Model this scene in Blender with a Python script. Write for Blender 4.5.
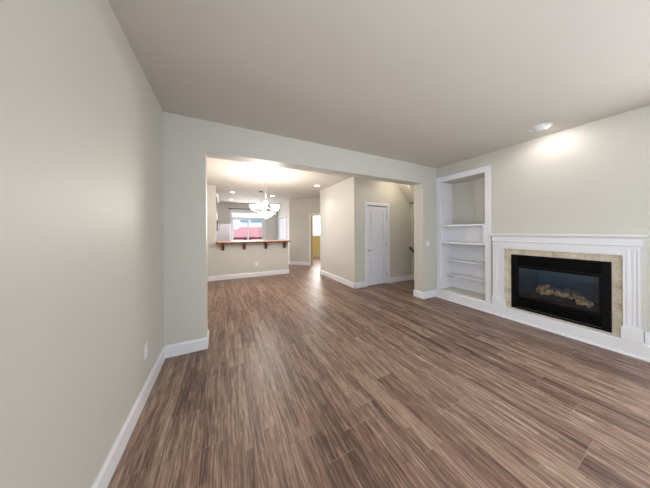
import bpy, bmesh, math, random
from mathutils import Vector, Matrix, noise

C = bpy.context.scene.collection
for o in list(bpy.data.objects):
    bpy.data.objects.remove(o)
random.seed(4)
S = bpy.context.scene

# ------------------------------------------------------------------ camera
CEIL = 2.735
cam_d = bpy.data.cameras.new('camera')
cam_d.sensor_width = 36.0
cam_d.lens = 203.4 / 650 * 36.0
cam_d.shift_y = -12.96 / 650
cam_d.clip_start = 0.05
cam = bpy.data.objects.new('camera', cam_d)
C.objects.link(cam)
cam.matrix_world = (Matrix.Translation((0, 0, 1.40)) @ Matrix.Rotation(-0.46548, 4, 'Z')
                    @ Matrix.Rotation(math.pi / 2, 4, 'X') @ Matrix.Rotation(-0.00485, 4, 'Z'))
S.camera = cam

# ------------------------------------------------------------------ world, light, exposure
S.view_settings.view_transform = 'Standard'
S.view_settings.look = 'None'
S.view_settings.gamma = 1.0
S.view_settings.exposure = 0.15
S.view_settings.use_curve_mapping = False
w = bpy.data.worlds.new('sky')
S.world = w
w.use_nodes = True
bg = w.node_tree.nodes['Background']
bg.inputs[0].default_value = (0.80, 0.90, 1.0, 1)
bg.inputs[1].default_value = 2.4


def area(name, loc, target, sx, sy, power, col):
    d = bpy.data.lights.new(name, 'AREA')
    d.shape = 'RECTANGLE'
    d.size = sx
    d.size_y = sy
    d.energy = power
    d.color = col
    o = bpy.data.objects.new(name, d)
    C.objects.link(o)
    o.location = loc
    o.rotation_euler = (Vector(target) - Vector(loc)).to_track_quat('-Z', 'Y').to_euler()
    return o


# daylight lamps in the window openings; rear, side and left ones are unseen additions
area('daylight_added_rear', (1.75, -1.58, 1.45), (1.75, 3, 1.45), 3.3, 1.5, 18, (0.94, 0.975, 1.0))
area('daylight_added_side', (4.02, -0.75, 1.45), (0, -0.75, 1.45), 1.3, 1.5, 40, (0.94, 0.975, 1.0))
area('daylight_added_left', (-0.56, -0.75, 1.45), (3, -0.75, 1.45), 1.3, 1.5, 42, (0.94, 0.975, 1.0))
area('daylight_patio_door', (1.10, 10.38, 1.25), (1.10, 5, 1.0), 1.3, 2.1, 60, (0.94, 0.975, 1.0))
area('daylight_yellow_room', (4.75, 9.9, 1.7), (4.75, 5, 1.2), 0.85, 1.1, 60, (1.0, 0.97, 0.9))


def spot(name, loc, target, power, col, angle, blend=0.6, rad=0.04):
    d = bpy.data.lights.new(name, 'SPOT')
    d.energy = power
    d.color = col
    d.spot_size = math.radians(angle)
    d.spot_blend = blend
    d.shadow_soft_size = rad
    o = bpy.data.objects.new(name, d)
    C.objects.link(o)
    o.location = loc
    o.rotation_euler = (Vector(target) - Vector(loc)).to_track_quat('-Z', 'Y').to_euler()
    return o


def point(name, loc, power, col, rad=0.03):
    d = bpy.data.lights.new(name, 'POINT')
    d.energy = power
    d.color = col
    d.shadow_soft_size = rad
    o = bpy.data.objects.new(name, d)
    C.objects.link(o)
    o.location = loc
    return o


# ------------------------------------------------------------------ materials
def srgb(r, g, b):
    f = lambda c: (c / 255 / 12.92) if c / 255 <= 0.04045 else ((c / 255 + 0.055) / 1.055) ** 2.4
    return (f(r), f(g), f(b), 1)


class NT:
    def __init__(self, name):
        self.m = bpy.data.materials.new(name)
        self.m.use_nodes = True
        self.t = self.m.node_tree
        self.b = self.t.nodes['Principled BSDF']

    def n(self, typ, **kw):
        nd = self.t.nodes.new(typ)
        for k, v in kw.items():
            setattr(nd, k, v)
        return nd

    def l(self, a, b):
        self.t.links.new(a, b)

    def math(self, op, a, b=None, c=None):
        nd = self.n('ShaderNodeMath', operation=op)
        for i, v in enumerate((a, b, c)):
            if v is None:
                continue
            if isinstance(v, (int, float)):
                nd.inputs[i].default_value = v
            else:
                self.l(v, nd.inputs[i])
        return nd.outputs[0]

    def mix(self, fac, a, b, blend='MIX'):
        nd = self.n('ShaderNodeMix', data_type='RGBA', blend_type=blend)
        for sock, v in ((nd.inputs[0], fac), (nd.inputs[6], a), (nd.inputs[7], b)):
            if isinstance(v, (int, float, tuple)):
                sock.default_value = v
            else:
                self.l(v, sock)
        return nd.outputs[2]

    def noise(self, scale, detail=4, rough=0.5, vec=None, dist=0.0):
        nd = self.n('ShaderNodeTexNoise')
        nd.inputs['Scale'].default_value = scale
        nd.inputs['Detail'].default_value = detail
        nd.inputs['Roughness'].default_value = rough
        nd.inputs['Distortion'].default_value = dist
        if vec is None:
            vec = self.n('ShaderNodeNewGeometry').outputs['Position']
        self.l(vec, nd.inputs['Vector'])
        return nd

    def bump(self, h, strength, dist=0.002):
        nd = self.n('ShaderNodeBump')
        nd.inputs['Strength'].default_value = strength
        nd.inputs['Distance'].default_value = dist
        self.l(h, nd.inputs['Height'])
        self.l(nd.outputs[0], self.b.inputs['Normal'])


def paint(name, col, rough=0.6, var=0.03, bump=0.12, metal=0.0, scale=3.0, spec=0.5):
    """painted / plain surface with faint mottling and a fine texture"""
    t = NT(name)
    c2 = tuple(max(0, c * (1 - var * 3)) for c in col[:3]) + (1,)
    no = t.noise(scale, 3)
    t.l(t.mix(no.outputs['Fac'], col, c2), t.b.inputs['Base Color'])
    t.b.inputs['Roughness'].default_value = rough
    t.b.inputs['Metallic'].default_value = metal
    t.b.inputs['Specular IOR Level'].default_value = spec
    if bump:
        t.bump(t.noise(180, 2).outputs['Fac'], bump, 0.0006)
    return t.m


def emis(name, col, strength, base=(0.9, 0.9, 0.9, 1)):
    t = NT(name)
    no = t.noise(30, 2)
    t.l(t.mix(no.outputs['Fac'], base, tuple(c * 0.96 for c in base[:3]) + (1,)), t.b.inputs['Base Color'])
    t.b.inputs['Emission Color'].default_value = col
    t.b.inputs['Emission Strength'].default_value = strength
    t.b.inputs['Roughness'].default_value = 0.35
    return t.m


def glass(name, tint=(1, 1, 1, 1), ior=1.45, rough=0.0, extra=0.0):
    m = bpy.data.materials.new(name)
    m.use_nodes = True
    t = m.node_tree
    t.nodes.remove(t.nodes['Principled BSDF'])
    tr = t.nodes.new('ShaderNodeBsdfTransparent')
    tr.inputs[0].default_value = tint
    gl = t.nodes.new('ShaderNodeBsdfGlossy')
    gl.inputs['Roughness'].default_value = rough
    fr = t.nodes.new('ShaderNodeFresnel')
    fr.inputs[0].default_value = ior
    ad = t.nodes.new('ShaderNodeMath')
    ad.inputs[1].default_value = extra
    mx = t.nodes.new('ShaderNodeMixShader')
    t.links.new(fr.outputs[0], ad.inputs[0])
    t.links.new(ad.outputs[0], mx.inputs[0])
    t.links.new(tr.outputs[0], mx.inputs[1])
    t.links.new(gl.outputs[0], mx.inputs[2])
    t.links.new(mx.outputs[0], t.nodes['Material Output'].inputs[0])
    return m


def floor_mat():
    t = NT('walnut vinyl planks')
    pos = t.n('ShaderNodeNewGeometry').outputs['Position']
    sx = t.n('ShaderNodeSeparateXYZ')
    t.l(pos, sx.inputs[0])
    X, Y = sx.outputs[0], sx.outputs[1]
    W, L = 0.182, 1.22
    xr = t.math('DIVIDE', t.math('ADD', X, 20.0 - 0.0), W)
    row = t.math('FLOOR', xr)
    fx = t.math('SUBTRACT', xr, row)
    wn = t.n('ShaderNodeTexWhiteNoise', noise_dimensions='1D')
    t.l(row, wn.inputs['W'])
    yr = t.math('ADD', t.math('DIVIDE', t.math('ADD', Y, 30.0), L), t.math('MULTIPLY', wn.outputs['Value'], 3.0))
    pl = t.math('FLOOR', yr)
    fy = t.math('SUBTRACT', yr, pl)
    cv = t.n('ShaderNodeCombineXYZ')
    t.l(row, cv.inputs[0])
    t.l(pl, cv.inputs[1])
    w2 = t.n('ShaderNodeTexWhiteNoise', noise_dimensions='2D')
    t.l(cv.outputs[0], w2.inputs['Vector'])
    rnd = w2.outputs['Value']
    # streaks that run along each plank
    sv = t.n('ShaderNodeCombineXYZ')
    t.l(t.math('MULTIPLY', X, 58.0), sv.inputs[0])
    t.l(t.math('MULTIPLY', Y, 3.0), sv.inputs[1])
    t.l(t.math('MULTIPLY', rnd, 40.0), sv.inputs[2])
    n1 = t.noise(1.0, 6, 0.62, sv.outputs[0], 0.6)
    sv2 = t.n('ShaderNodeCombineXYZ')
    t.l(t.math('MULTIPLY', X, 150.0), sv2.inputs[0])
    t.l(t.math('MULTIPLY', Y, 9.0), sv2.inputs[1])
    t.l(t.math('MULTIPLY', rnd, 70.0), sv2.inputs[2])
    n2 = t.noise(1.0, 4, 0.6, sv2.outputs[0], 0.3)
    # small sub-strips printed on the plank
    xs5 = t.math('MULTIPLY', xr, 5.0)
    sub = t.math('FLOOR', xs5)
    fsub = t.math('SUBTRACT', xs5, sub)
    ys = t.math('FLOOR', t.math('MULTIPLY', t.math('ADD', Y, t.math('MULTIPLY', sub, 0.37)), 1.5))
    cs = t.n('ShaderNodeCombineXYZ')
    t.l(sub, cs.inputs[0])
    t.l(ys, cs.inputs[1])
    w3 = t.n('ShaderNodeTexWhiteNoise', noise_dimensions='2D')
    t.l(cs.outputs[0], w3.inputs['Vector'])
    v = t.math('ADD', t.math('MULTIPLY', n1.outputs['Fac'], 0.95),
               t.math('ADD', t.math('MULTIPLY', n2.outputs['Fac'], 0.75),
                      t.math('ADD', t.math('MULTIPLY', rnd, 0.16), t.math('MULTIPLY', w3.outputs['Value'], 0.21))))
    v = t.math('SUBTRACT', v, 0.48)
    cr = t.n('ShaderNodeValToRGB')
    t.l(v, cr.inputs[0])
    e = cr.color_ramp.elements
    e[0].position = 0.22
    e[0].color = srgb(56, 41, 37)
    e[1].position = 0.80
    e[1].color = srgb(184, 160, 141)
    for p, c in ((0.38, srgb(92, 69, 60)), (0.52, srgb(124, 98, 84)), (0.64, srgb(151, 125, 108))):
        el = e.new(p)
        el.color = c
    # reddish patches
    n3 = t.noise(1.3, 2)
    rd = t.math('MULTIPLY', t.math('GREATER_THAN', w3.outputs['Value'], 0.8), 0.22)
    col = t.mix(rd, cr.outputs[0], srgb(112, 66, 58))
    col = t.mix(t.math('MULTIPLY', n3.outputs['Fac'], 0.18), col, srgb(120, 96, 86))
    sv4 = t.n('ShaderNodeCombineXYZ')
    t.l(t.math('MULTIPLY', X, 22.0), sv4.inputs[0])
    t.l(t.math('MULTIPLY', Y, 2.6), sv4.inputs[1])
    t.l(t.math('MULTIPLY', rnd, 90.0), sv4.inputs[2])
    n4 = t.noise(1.0, 5, 0.7, sv4.outputs[0], 1.2)
    kn = t.n('ShaderNodeMapRange')
    t.l(n4.outputs['Fac'], kn.inputs[0])
    kn.inputs[1].default_value = 0.60
    kn.inputs[2].default_value = 0.70
    kn.inputs[4].default_value = 0.65
    col = t.mix(kn.outputs[0], col, srgb(62, 44, 42))
    # joints
    gx = t.math('LESS_THAN', t.math('MINIMUM', fx, t.math('SUBTRACT', 1.0, fx)), 0.006)
    gy = t.math('LESS_THAN', t.math('MINIMUM', fy, t.math('SUBTRACT', 1.0, fy)), 0.0011)
    g = t.math('MAXIMUM', gx, gy)
    gs = t.math('LESS_THAN', fsub, 0.07)
    col = t.mix(t.math('MULTIPLY', gs, 0.30), col, srgb(60, 44, 40))
    col = t.mix(t.math('MULTIPLY', gx, 0.35), col, srgb(60, 44, 40))
    col = t.mix(t.math('MULTIPLY', gy, 0.4), col, srgb(186, 160, 142))
    t.l(col, t.b.inputs['Base Color'])
    t.l(t.math('ADD', t.math('MULTIPLY', n2.outputs['Fac'], 0.16), 0.34), t.b.inputs['Roughness'])
    t.b.inputs['Specular IOR Level'].default_value = 0.5
    t.bump(t.math('SUBTRACT', n2.outputs['Fac'], t.math('MULTIPLY', g, 0.8)), 0.25, 0.0012)
    return t.m


def tile_mat():
    t = NT('beige travertine tiles')
    n1 = t.noise(9, 6, 0.65)
    n2 = t.noise(45, 4, 0.6)
    cr = t.n('ShaderNodeValToRGB')
    t.l(t.math('ADD', t.math('MULTIPLY', n1.outputs['Fac'], 0.7), t.math('MULTIPLY', n2.outputs['Fac'], 0.3)), cr.inputs[0])
    e = cr.color_ramp.elements
    e[0].position = 0.35
    e[0].color = srgb(176, 162, 136)
    e[1].position = 0.62
    e[1].color = srgb(222, 214, 196)
    t.l(cr.outputs[0], t.b.inputs['Base Color'])
    t.b.inputs['Roughness'].default_value = 0.35
    return t.m


def brick_mat(name, c1, c2, mortar, scale):
    t = NT(name)
    tc = t.n('ShaderNodeNewGeometry').outputs['Position']
    s = t.n('ShaderNodeSeparateXYZ')
    t.l(tc, s.inputs[0])
    cb = t.n('ShaderNodeCombineXYZ')
    t.l(s.outputs[0], cb.inputs[0])
    t.l(s.outputs[2], cb.inputs[1])
    br = t.n('ShaderNodeTexBrick')
    t.l(cb.outputs[0], br.inputs['Vector'])
    br.inputs['Color1'].default_value = c1
    br.inputs['Color2'].default_value = c2
    br.inputs['Mortar'].default_value = mortar
    br.inputs['Scale'].default_value = scale
    t.l(br.outputs['Color'], t.b.inputs['Base Color'])
    t.b.inputs['Roughness'].default_value = 0.8
    return t.m


def wood_mat(name, dark, light, rough=0.4, axis=2, scale=1.0):
    t = NT(name)
    s = t.n('ShaderNodeSeparateXYZ')
    t.l(t.n('ShaderNodeNewGeometry').outputs['Position'], s.inputs[0])
    cb = t.n('ShaderNodeCombineXYZ')
    for i in range(3):
        t.l(t.math('MULTIPLY', s.outputs[i], (3.0 if i == axis else 40.0) * scale), cb.inputs[i])
    n1 = t.noise(1.0, 5, 0.6, cb.outputs[0], 0.4)
    t.l(t.mix(n1.outputs['Fac'], dark, light), t.b.inputs['Base Color'])
    t.b.inputs['Roughness'].default_value = rough
    t.bump(n1.outputs['Fac'], 0.15, 0.001)
    return t.m


M = {}
M['wall'] = paint('sage beige wall paint', srgb(206, 204, 196), 0.50, 0.012, 0.25)
M['wall_warm'] = paint('warm beige wall paint', srgb(206, 204, 196), 0.55, 0.012, 0.25)
M['yellow'] = paint('yellow wall paint', srgb(234, 222, 172), 0.6, 0.015, 0.2)
M['ceiling'] = paint('ceiling paint', srgb(208, 203, 195), 0.8, 0.012, 0.4)
M['trim'] = paint('white trim enamel', srgb(232, 233, 238), 0.32, 0.006, 0.05)
M['door'] = paint('white door enamel', srgb(222, 224, 234), 0.35, 0.006, 0.06)
M['plastic'] = paint('white plastic', srgb(235, 235, 235), 0.3, 0.004, 0)
M['shelfboard'] = paint('cream shelf board', srgb(222, 216, 204), 0.45, 0.02, 0.1)
M['floor'] = floor_mat()
M['tile'] = tile_mat()
M['black'] = paint('black satin metal', srgb(7, 7, 8), 0.55, 0.05, 0.1, spec=0.15)
M['liner'] = paint('firebox liner tinted as blue reflection', srgb(40, 78, 100), 0.6, 0.12, 0.3)  # blue tint stands in for the room's reflection in the fire glass
M['log'] = None
M['nickel'] = paint('brushed nickel', srgb(196, 194, 190), 0.28, 0.02, 0.05, metal=1.0)
M['bronze'] = paint('dark bronze metal', srgb(46, 38, 36), 0.35, 0.05, 0.05, metal=0.8)
M['rail'] = wood_mat('dark stained rail wood', srgb(38, 22, 18), srgb(64, 36, 28), 0.3, 1)
M['cherry'] = wood_mat('red brown stained wood', srgb(92, 44, 28), srgb(132, 70, 44), 0.35, 2)
M['counter'] = wood_mat('light wood counter top', srgb(206, 160, 124), srgb(232, 192, 158), 0.28, 0, 0.4)
M['cabinet'] = wood_mat('brown cabinet wood', srgb(120, 84, 58), srgb(152, 110, 78), 0.4, 2)
M['tan'] = wood_mat('jamb tinted for warm light', srgb(196, 164, 122), srgb(214, 184, 142), 0.4, 2)  # tan stands in for warm light falling on the jamb
M['fridge'] = paint('white appliance enamel', srgb(226, 222, 232), 0.3, 0.004, 0.1)
M['steel'] = paint('stainless steel', srgb(150, 148, 150), 0.3, 0.02, 0.05, metal=1.0)
M['shade_glass'] = emis('frosted glass shade', (1.0, 0.95, 0.88, 1), 4.0)
M['diffuser'] = emis('lit lamp lens', (1.0, 0.94, 0.86, 1), 7.0)
M['glass'] = glass('window glass', (0.98, 0.99, 1, 1), 1.3)
M['fire_glass'] = glass('fireplace glass', (0.86, 0.94, 1.0, 1), 1.45, 0.10, 0.02)
M['pink_brick'] = brick_mat('pink red brick', srgb(228, 150, 158), srgb(216, 134, 146), srgb(236, 190, 194), 3.0)
M['dark_red'] = paint('dark red painted timber', srgb(96, 26, 34), 0.5, 0.05, 0.1)
M['siding'] = paint('white siding', srgb(235, 240, 242), 0.7, 0.02, 0.1)
M['teal'] = paint('teal blue panes', srgb(110, 165, 185), 0.2, 0.05, 0)
M['paving'] = paint('grey paving', srgb(170, 168, 165), 0.8, 0.06, 0.3)


def log_mat():
    t = NT('charred ceramic log')
    n1 = t.noise(22, 5, 0.65)
    cr = t.n('ShaderNodeValToRGB')
    t.l(n1.outputs['Fac'], cr.inputs[0])
    e = cr.color_ramp.elements
    e[0].position = 0.36
    e[0].color = srgb(62, 52, 48)
    e[1].position = 0.54
    e[1].color = srgb(228, 176, 128)
    t.l(cr.outputs[0], t.b.inputs['Base Color'])
    t.b.inputs['Roughness'].default_value = 0.9
    t.bump(n1.outputs['Fac'], 0.8, 0.01)
    return t.m


M['log'] = log_mat()
M['log_grey'] = paint('grey ceramic log', srgb(104, 108, 112), 0.9, 0.12, 0.6, scale=20)
M['ember'] = paint('dark ember bed', srgb(70, 62, 60), 0.95, 0.2, 0.8, scale=60)


# ------------------------------------------------------------------ mesh helpers
class B:
    def __init__(self):
        self.m = bmesh.new()

    def box(self, x0, x1, y0, y1, z0, z1):
        return self.pts8([(x0, y0), (x1, y0), (x1, y1), (x0, y1)], z0, z1)

    def pts8(self, poly, z0, z1):
        """vertical prism over a plan polygon"""
        a = [self.m.verts.new((p[0], p[1], z0)) for p in poly]
        b = [self.m.verts.new((p[0], p[1], z1)) for p in poly]
        n = len(poly)
        self.m.faces.new(a[::-1])
        self.m.faces.new(b)
        for i in range(n):
            self.m.faces.new((a[i], a[(i + 1) % n], b[(i + 1) % n], b[i]))
        return self

    def prism(self, poly3, vec):
        """extrude a planar 3D polygon along vec"""
        v = Vector(vec)
        a = [self.m.verts.new(p) for p in poly3]
        b = [self.m.verts.new(Vector(p) + v) for p in poly3]
        n = len(poly3)
        self.m.faces.new(a[::-1])
        self.m.faces.new(b)
        for i in range(n):
            self.m.faces.new((a[i], a[(i + 1) % n], b[(i + 1) % n], b[i]))
        return self

    def lathe(self, prof, c=(0, 0, 0), seg=32, axis='Z', closed=False):
        """revolve (r, h) profile around an axis through c"""
        c = Vector(c)
        rings = []
        for r, hh in prof:
            ring = []
            if r < 1e-6:
                p = Vector((0, 0, hh))
                ring = [self.m.verts.new(self._ax(p, axis) + c)] * seg
            else:
                for i in range(seg):
                    a = 2 * math.pi * i / seg
                    p = Vector((r * math.cos(a), r * math.sin(a), hh))
                    ring.append(self.m.verts.new(self._ax(p, axis) + c))
            rings.append(ring)
        pairs = list(zip(rings[:-1], rings[1:]))
        if closed:
            pairs.append((rings[-1], rings[0]))
        for A, D in pairs:
            for i in range(seg):
                j = (i + 1) % seg
                vs = []
                for q in (A[i], A[j], D[j], D[i]):
                    if q not in vs:
                        vs.append(q)
                if len(vs) > 2:
                    try:
                        self.m.faces.new(vs)
                    except ValueError:
                        pass
        return self

    @staticmethod
    def _ax(p, axis):
        if axis == 'X':
            return Vector((p.z, p.x, p.y))
        if axis == 'Y':
            return Vector((p.x, p.z, p.y))
        return p

    def tube(self, path, r, seg=12, radii=None):
        path = [Vector(p) for p in path]
        n = len(path)
        rings = []
        up = Vector((0, 0, 1))
        for i, p in enumerate(path):
            t = (path[min(i + 1, n - 1)] - path[max(i - 1, 0)]).normalized()
            u = up if abs(t.dot(up)) < 0.95 else Vector((1, 0, 0))
            a = t.cross(u).normalized()
            b = t.cross(a).normalized()
            rr = radii[i] if radii else r
            rings.append([self.m.verts.new(p + a * rr * math.cos(2 * math.pi * k / seg) + b * rr * math.sin(2 * math.pi * k / seg)) for k in range(seg)])
        for A, D in zip(rings[:-1], rings[1:]):
            for k in range(seg):
                self.m.faces.new((A[k], A[(k + 1) % seg], D[(k + 1) % seg], D[k]))
        self.m.faces.new(rings[0][::-1])
        self.m.faces.new(rings[-1])
        return self


def world_loc(o):
    v = Vector((0, 0, 0))
    while o:
        v += o.location
        o = o.parent
    return v


def obj(name, b, mat, parent=None, bevel=0.0, smooth=False, label=None, cat=None, group=None, kind=None, origin=None):
    bm = b.m
    bmesh.ops.recalc_face_normals(bm, faces=bm.faces)
    if parent is not None:
        off = world_loc(parent)
    elif origin is not None:
        off = Vector(origin)
    elif kind == 'structure':
        off = Vector((0, 0, 0))
    else:
        xs = [v.co for v in bm.verts]
        off = Vector(((min(v.x for v in xs) + max(v.x for v in xs)) / 2, (min(v.y for v in xs) + max(v.y for v in xs)) / 2, min(v.z for v in xs)))
    bmesh.ops.translate(bm, verts=bm.verts, vec=-off)
    me = bpy.data.meshes.new(name)
    bm.to_mesh(me)
    bm.free()
    me.materials.append(mat)
    if smooth:
        for p in me.polygons:
            p.use_smooth = True
    o = bpy.data.objects.new(name, me)
    C.objects.link(o)
    if parent is not None:
        o.parent = parent
    else:
        o.location = off
    if bevel:
        md = o.modifiers.new('bevel', 'BEVEL')
        md.width = bevel
        md.segments = 2
        md.limit_method = 'ANGLE'
        md.angle_limit = math.radians(40)
    tag(o, label, cat, group, kind)
    return o


def tag(o, label=None, cat=None, group=None, kind=None):
    for k, v in (('label', label), ('category', cat), ('group', group), ('kind', kind)):
        if v:
            o[k] = v
    return o


def thing(name, loc, label=None, cat=None, group=None, kind=None):
    o = bpy.data.objects.new(name, None)
    o.empty_display_size = 0.1
    C.objects.link(o)
    o.location = loc
    return tag(o, label, cat, group, kind)


def lamp_child(l, parent):
    wl = Vector(l.location)
    l.parent = parent
    l.location = wl - world_loc(parent)


def struct(name, b, mat, bevel=0.0, label=None, cat=None):
    return obj(name, b, mat, kind='structure', bevel=bevel, label=label, cat=cat)


# ------------------------------------------------------------------ plan dimensions
XL, XR = -0.588, 4.10            # living room side walls
YD0, YD1 = 2.82, 3.04           # wall with the wide opening
YREAR = -1.70
HH = 2.365                      # underside of the header
YK0, YK1 = 6.60, 6.75           # bar half wall
YF = 10.47                      # kitchen far wall
BB, BT = 0.135, 0.016           # baseboard

# ------------------------------------------------------------------ floor and ceiling
struct('floor', B().box(-0.75, 6.2, YREAR - 0.15, YF + 0.1, -0.12, 0.0), M['floor'], label='wood-look plank floor running through all the rooms', cat='floor')

EYE = (3.69, 1.10)
hs, hr = 0.13, 0.088
b = B()
x0, x1, y0, y1 = -0.75, 6.2, YREAR - 0.15, YF + 0.1
b.box(x0, EYE[0] - hs, y0, y1, CEIL, CEIL + 0.2)
b.box(EYE[0] + hs, x1, y0, y1, CEIL, CEIL + 0.2)
b.box(EYE[0] - hs, EYE[0] + hs, y0, EYE[1] - hs, CEIL, CEIL + 0.2)
b.box(EYE[0] - hs, EYE[0] + hs, EYE[1] + hs, y1, CEIL, CEIL + 0.2)
N = 32
ci, sq, ct = [], [], []
for i in range(N):
    a = 2 * math.pi * i / N
    c, s = math.cos(a), math.sin(a)
    k = hs / max(abs(c), abs(s))
    ci.append(b.m.verts.new((EYE[0] + hr * c, EYE[1] + hr * s, CEIL)))
    sq.append(b.m.verts.new((EYE[0] + k * c, EYE[1] + k * s, CEIL)))
    ct.append(b.m.verts.new((EYE[0] + hr * c, EYE[1] + hr * s, CEIL + 0.2)))
for i in range(N):
    j = (i + 1) % N
    b.m.faces.new((ci[i], sq[i], sq[j], ci[j]))
    b.m.faces.new((ci[i], ci[j], ct[j], ct[i]))
b.m.faces.new(ct)
struct('ceiling', b, M['ceiling'], label='flat painted ceiling', cat='ceiling')

# ------------------------------------------------------------------ living room walls
b = B()
b.box(XL - 0.15, XL, -0.05, YF + 0.1, 0, CEIL)
b.box(XL - 0.15, XL, YREAR - 0.15, -1.45, 0, CEIL)
b.box(XL - 0.15, XL, -1.45, -0.05, 0, 0.65)
b.box(XL - 0.15, XL, -1.45, -0.05, 2.25, CEIL)
struct('wall_left', b, M['wall'], label='long plain left wall', cat='wall')

b = B()
b.box(XL, -0.18, YD0, YD1, 0, CEIL)
b.box(-0.18, 3.665, YD0, YD1, HH, CEIL)
b.box(3.665, 4.80, YD0, YD1, 0, CEIL)
struct('wall_divider', b, M['wall'], label='wall with the wide cased opening to the dining area', cat='wall')

NY0, NY1, NZ0, NZ1, NX = 1.913, 2.73, 0.165, 2.41, 4.49        # bookcase niche
FY0, FY1, FZ0, FZ1, FX = 0.655, 1.53, 0.21, 1.0, 4.56          # firebox
b = B()
b.box(XR, 4.75, NY1, YD0, 0, CEIL)
b.box(XR, 4.75, NY0, NY1, NZ1, CEIL)
b.box(XR, 4.75, NY0, NY1, 0, NZ0)
b.box(NX, 4.75, NY0, NY1, NZ0, NZ1)
b.box(XR, 4.75, FY1, NY0, 0, CEIL)
b.box(XR, 4.75, FY0, FY1, FZ1, CEIL)
b.box(XR, 4.75, FY0, FY1, 0, FZ0)
b.box(FX, 4.75, FY0, FY1, FZ0, FZ1)
b.box(XR, 4.75, -0.05, FY0, 0, CEIL)
b.box(XR, 4.75, YREAR - 0.15, -1.45, 0, CEIL)
b.box(XR, 4.75, -1.45, -0.05, 0, 0.65)
b.box(XR, 4.75, -1.45, -0.05, 2.25, CEIL)
struct('wall_right', b, M['wall'], label='fireplace wall', cat='wall')

b = B()
b.box(XL, 0.05, YREAR - 0.15, YREAR, 0, CEIL)
b.box(3.45, XR, YREAR - 0.15, YREAR, 0, CEIL)
b.box(0.05, 3.45, YREAR - 0.15, YREAR, 0, 0.65)
b.box(0.05, 3.45, YREAR - 0.15, YREAR, 2.25, CEIL)
struct('wall_rear', b, M['wall'], label='unseen rear wall behind the viewpoint, with an added window', cat='wall')


def window_unit(name, p0, p1, z0, z1, depth, label, nm=2, fw=0.05):
    """frame + panes along plan line p0->p1"""
    t = thing(name, (p0[0], p0[1], z0), label, 'window', kind='structure')
    d = Vector((p1[0] - p0[0], p1[1] - p0[1], 0))
    Lw = d.length
    d.normalize()
    nrm = Vector((-d.y, d.x, 0))

    def seg(b, u0, u1, a0, a1, q0, q1):
        P = [Vector((p0[0], p0[1], 0)) + d * u + nrm * q for u, q in ((u0, q0), (u1, q0), (u1, q1), (u0, q1))]
        b.pts8([(p.x, p.y) for p in P], a0, a1)
    b = B()
    h = depth / 2
    seg(b, 0, fw, z0, z1, -h, h)
    seg(b, Lw - fw, Lw, z0, z1, -h, h)
    seg(b, fw, Lw - fw, z0, z0 + fw, -h, h)
    seg(b, fw, Lw - fw, z1 - fw, z1, -h, h)
    for i in range(1, nm):
        u = Lw * i / nm
        seg(b, u - fw / 2, u + fw / 2, z0 + fw, z1 - fw, -h, h)
    obj('window_frame', b, M['trim'], t)
    for i in range(nm):
        b = B()
        u0 = fw if i == 0 else Lw * i / nm + fw / 2
        u1 = Lw - fw if i == nm - 1 else Lw * (i + 1) / nm - fw / 2
        seg(b, u0, u1, z0 + fw, z1 - fw, -0.004, 0.004)
        obj('pane', b, M['glass'], t)
    return t


window_unit('window_added_rear', (0.05, YREAR - 0.08), (3.45, YREAR - 0.08), 0.65, 2.25, 0.08, 'unseen wide white window added in the rear wall for daylight', 3)  # out of view, added as a source for the rear daylight
window_unit('window_added_side', (XR + 0.1, -1.45), (XR + 0.1, -0.05), 0.65, 2.25, 0.08, 'unseen white side window near the fireplace, added for daylight', 2)  # unseen opening, added so light reaches the left wall
window_unit('window_added_left', (XL - 0.08, -1.45), (XL - 0.08, -0.05), 0.65, 2.25, 0.08, 'unseen white side window added in the left wall for daylight', 2)  # unseen opening, added to light the fireplace wall

# ------------------------------------------------------------------ dining, kitchen and hall walls
b = B()
b.box(XL, -0.175, YK0, YK1, 0, CEIL)
b.box(-0.175, 1.95, YK0, YK1, 0, 1.062)
struct('wall_bar', b, M['wall_warm'], label='half wall carrying the breakfast bar', cat='wall')

PX0, PX1, PZ = 0.345, 1.85, 2.335      # patio door opening
b = B()
b.box(XL, PX0, YF, YF + 0.15, 0, CEIL)
b.box(PX1, 2.66, YF, YF + 0.15, 0, CEIL)
b.box(PX0, PX1, YF, YF + 0.15, PZ, CEIL)
struct('wall_far', b, M['wall_warm'], label='kitchen far wall around the patio door', cat='wall')

b = B()
b.box(2.5, 2.62, 10.30, YF, 0, CEIL)
b.box(2.5, 2.62, 8.78, 10.30, 2.04, CEIL)
b.box(2.5, 2.62, 8.33, 8.78, 0, CEIL)
struct('wall_kitchen_right', b, M['wall_warm'], label='kitchen side wall with the pantry doors', cat='wall')


def diag(u0, u1, z0, z1, q0, q1, b):
    """box along the 45 degree wall; u from (2.5, 8.33) toward +x -y; q outward (behind)"""
    r = math.sqrt(0.5)
    P = []
    for u, q in ((u0, q0), (u1, q0), (u1, q1), (u0, q1)):
        P.append((2.5 + r * u + r * q, 8.33 - r * u + r * q))
    b.pts8(P, z0, z1)


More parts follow.
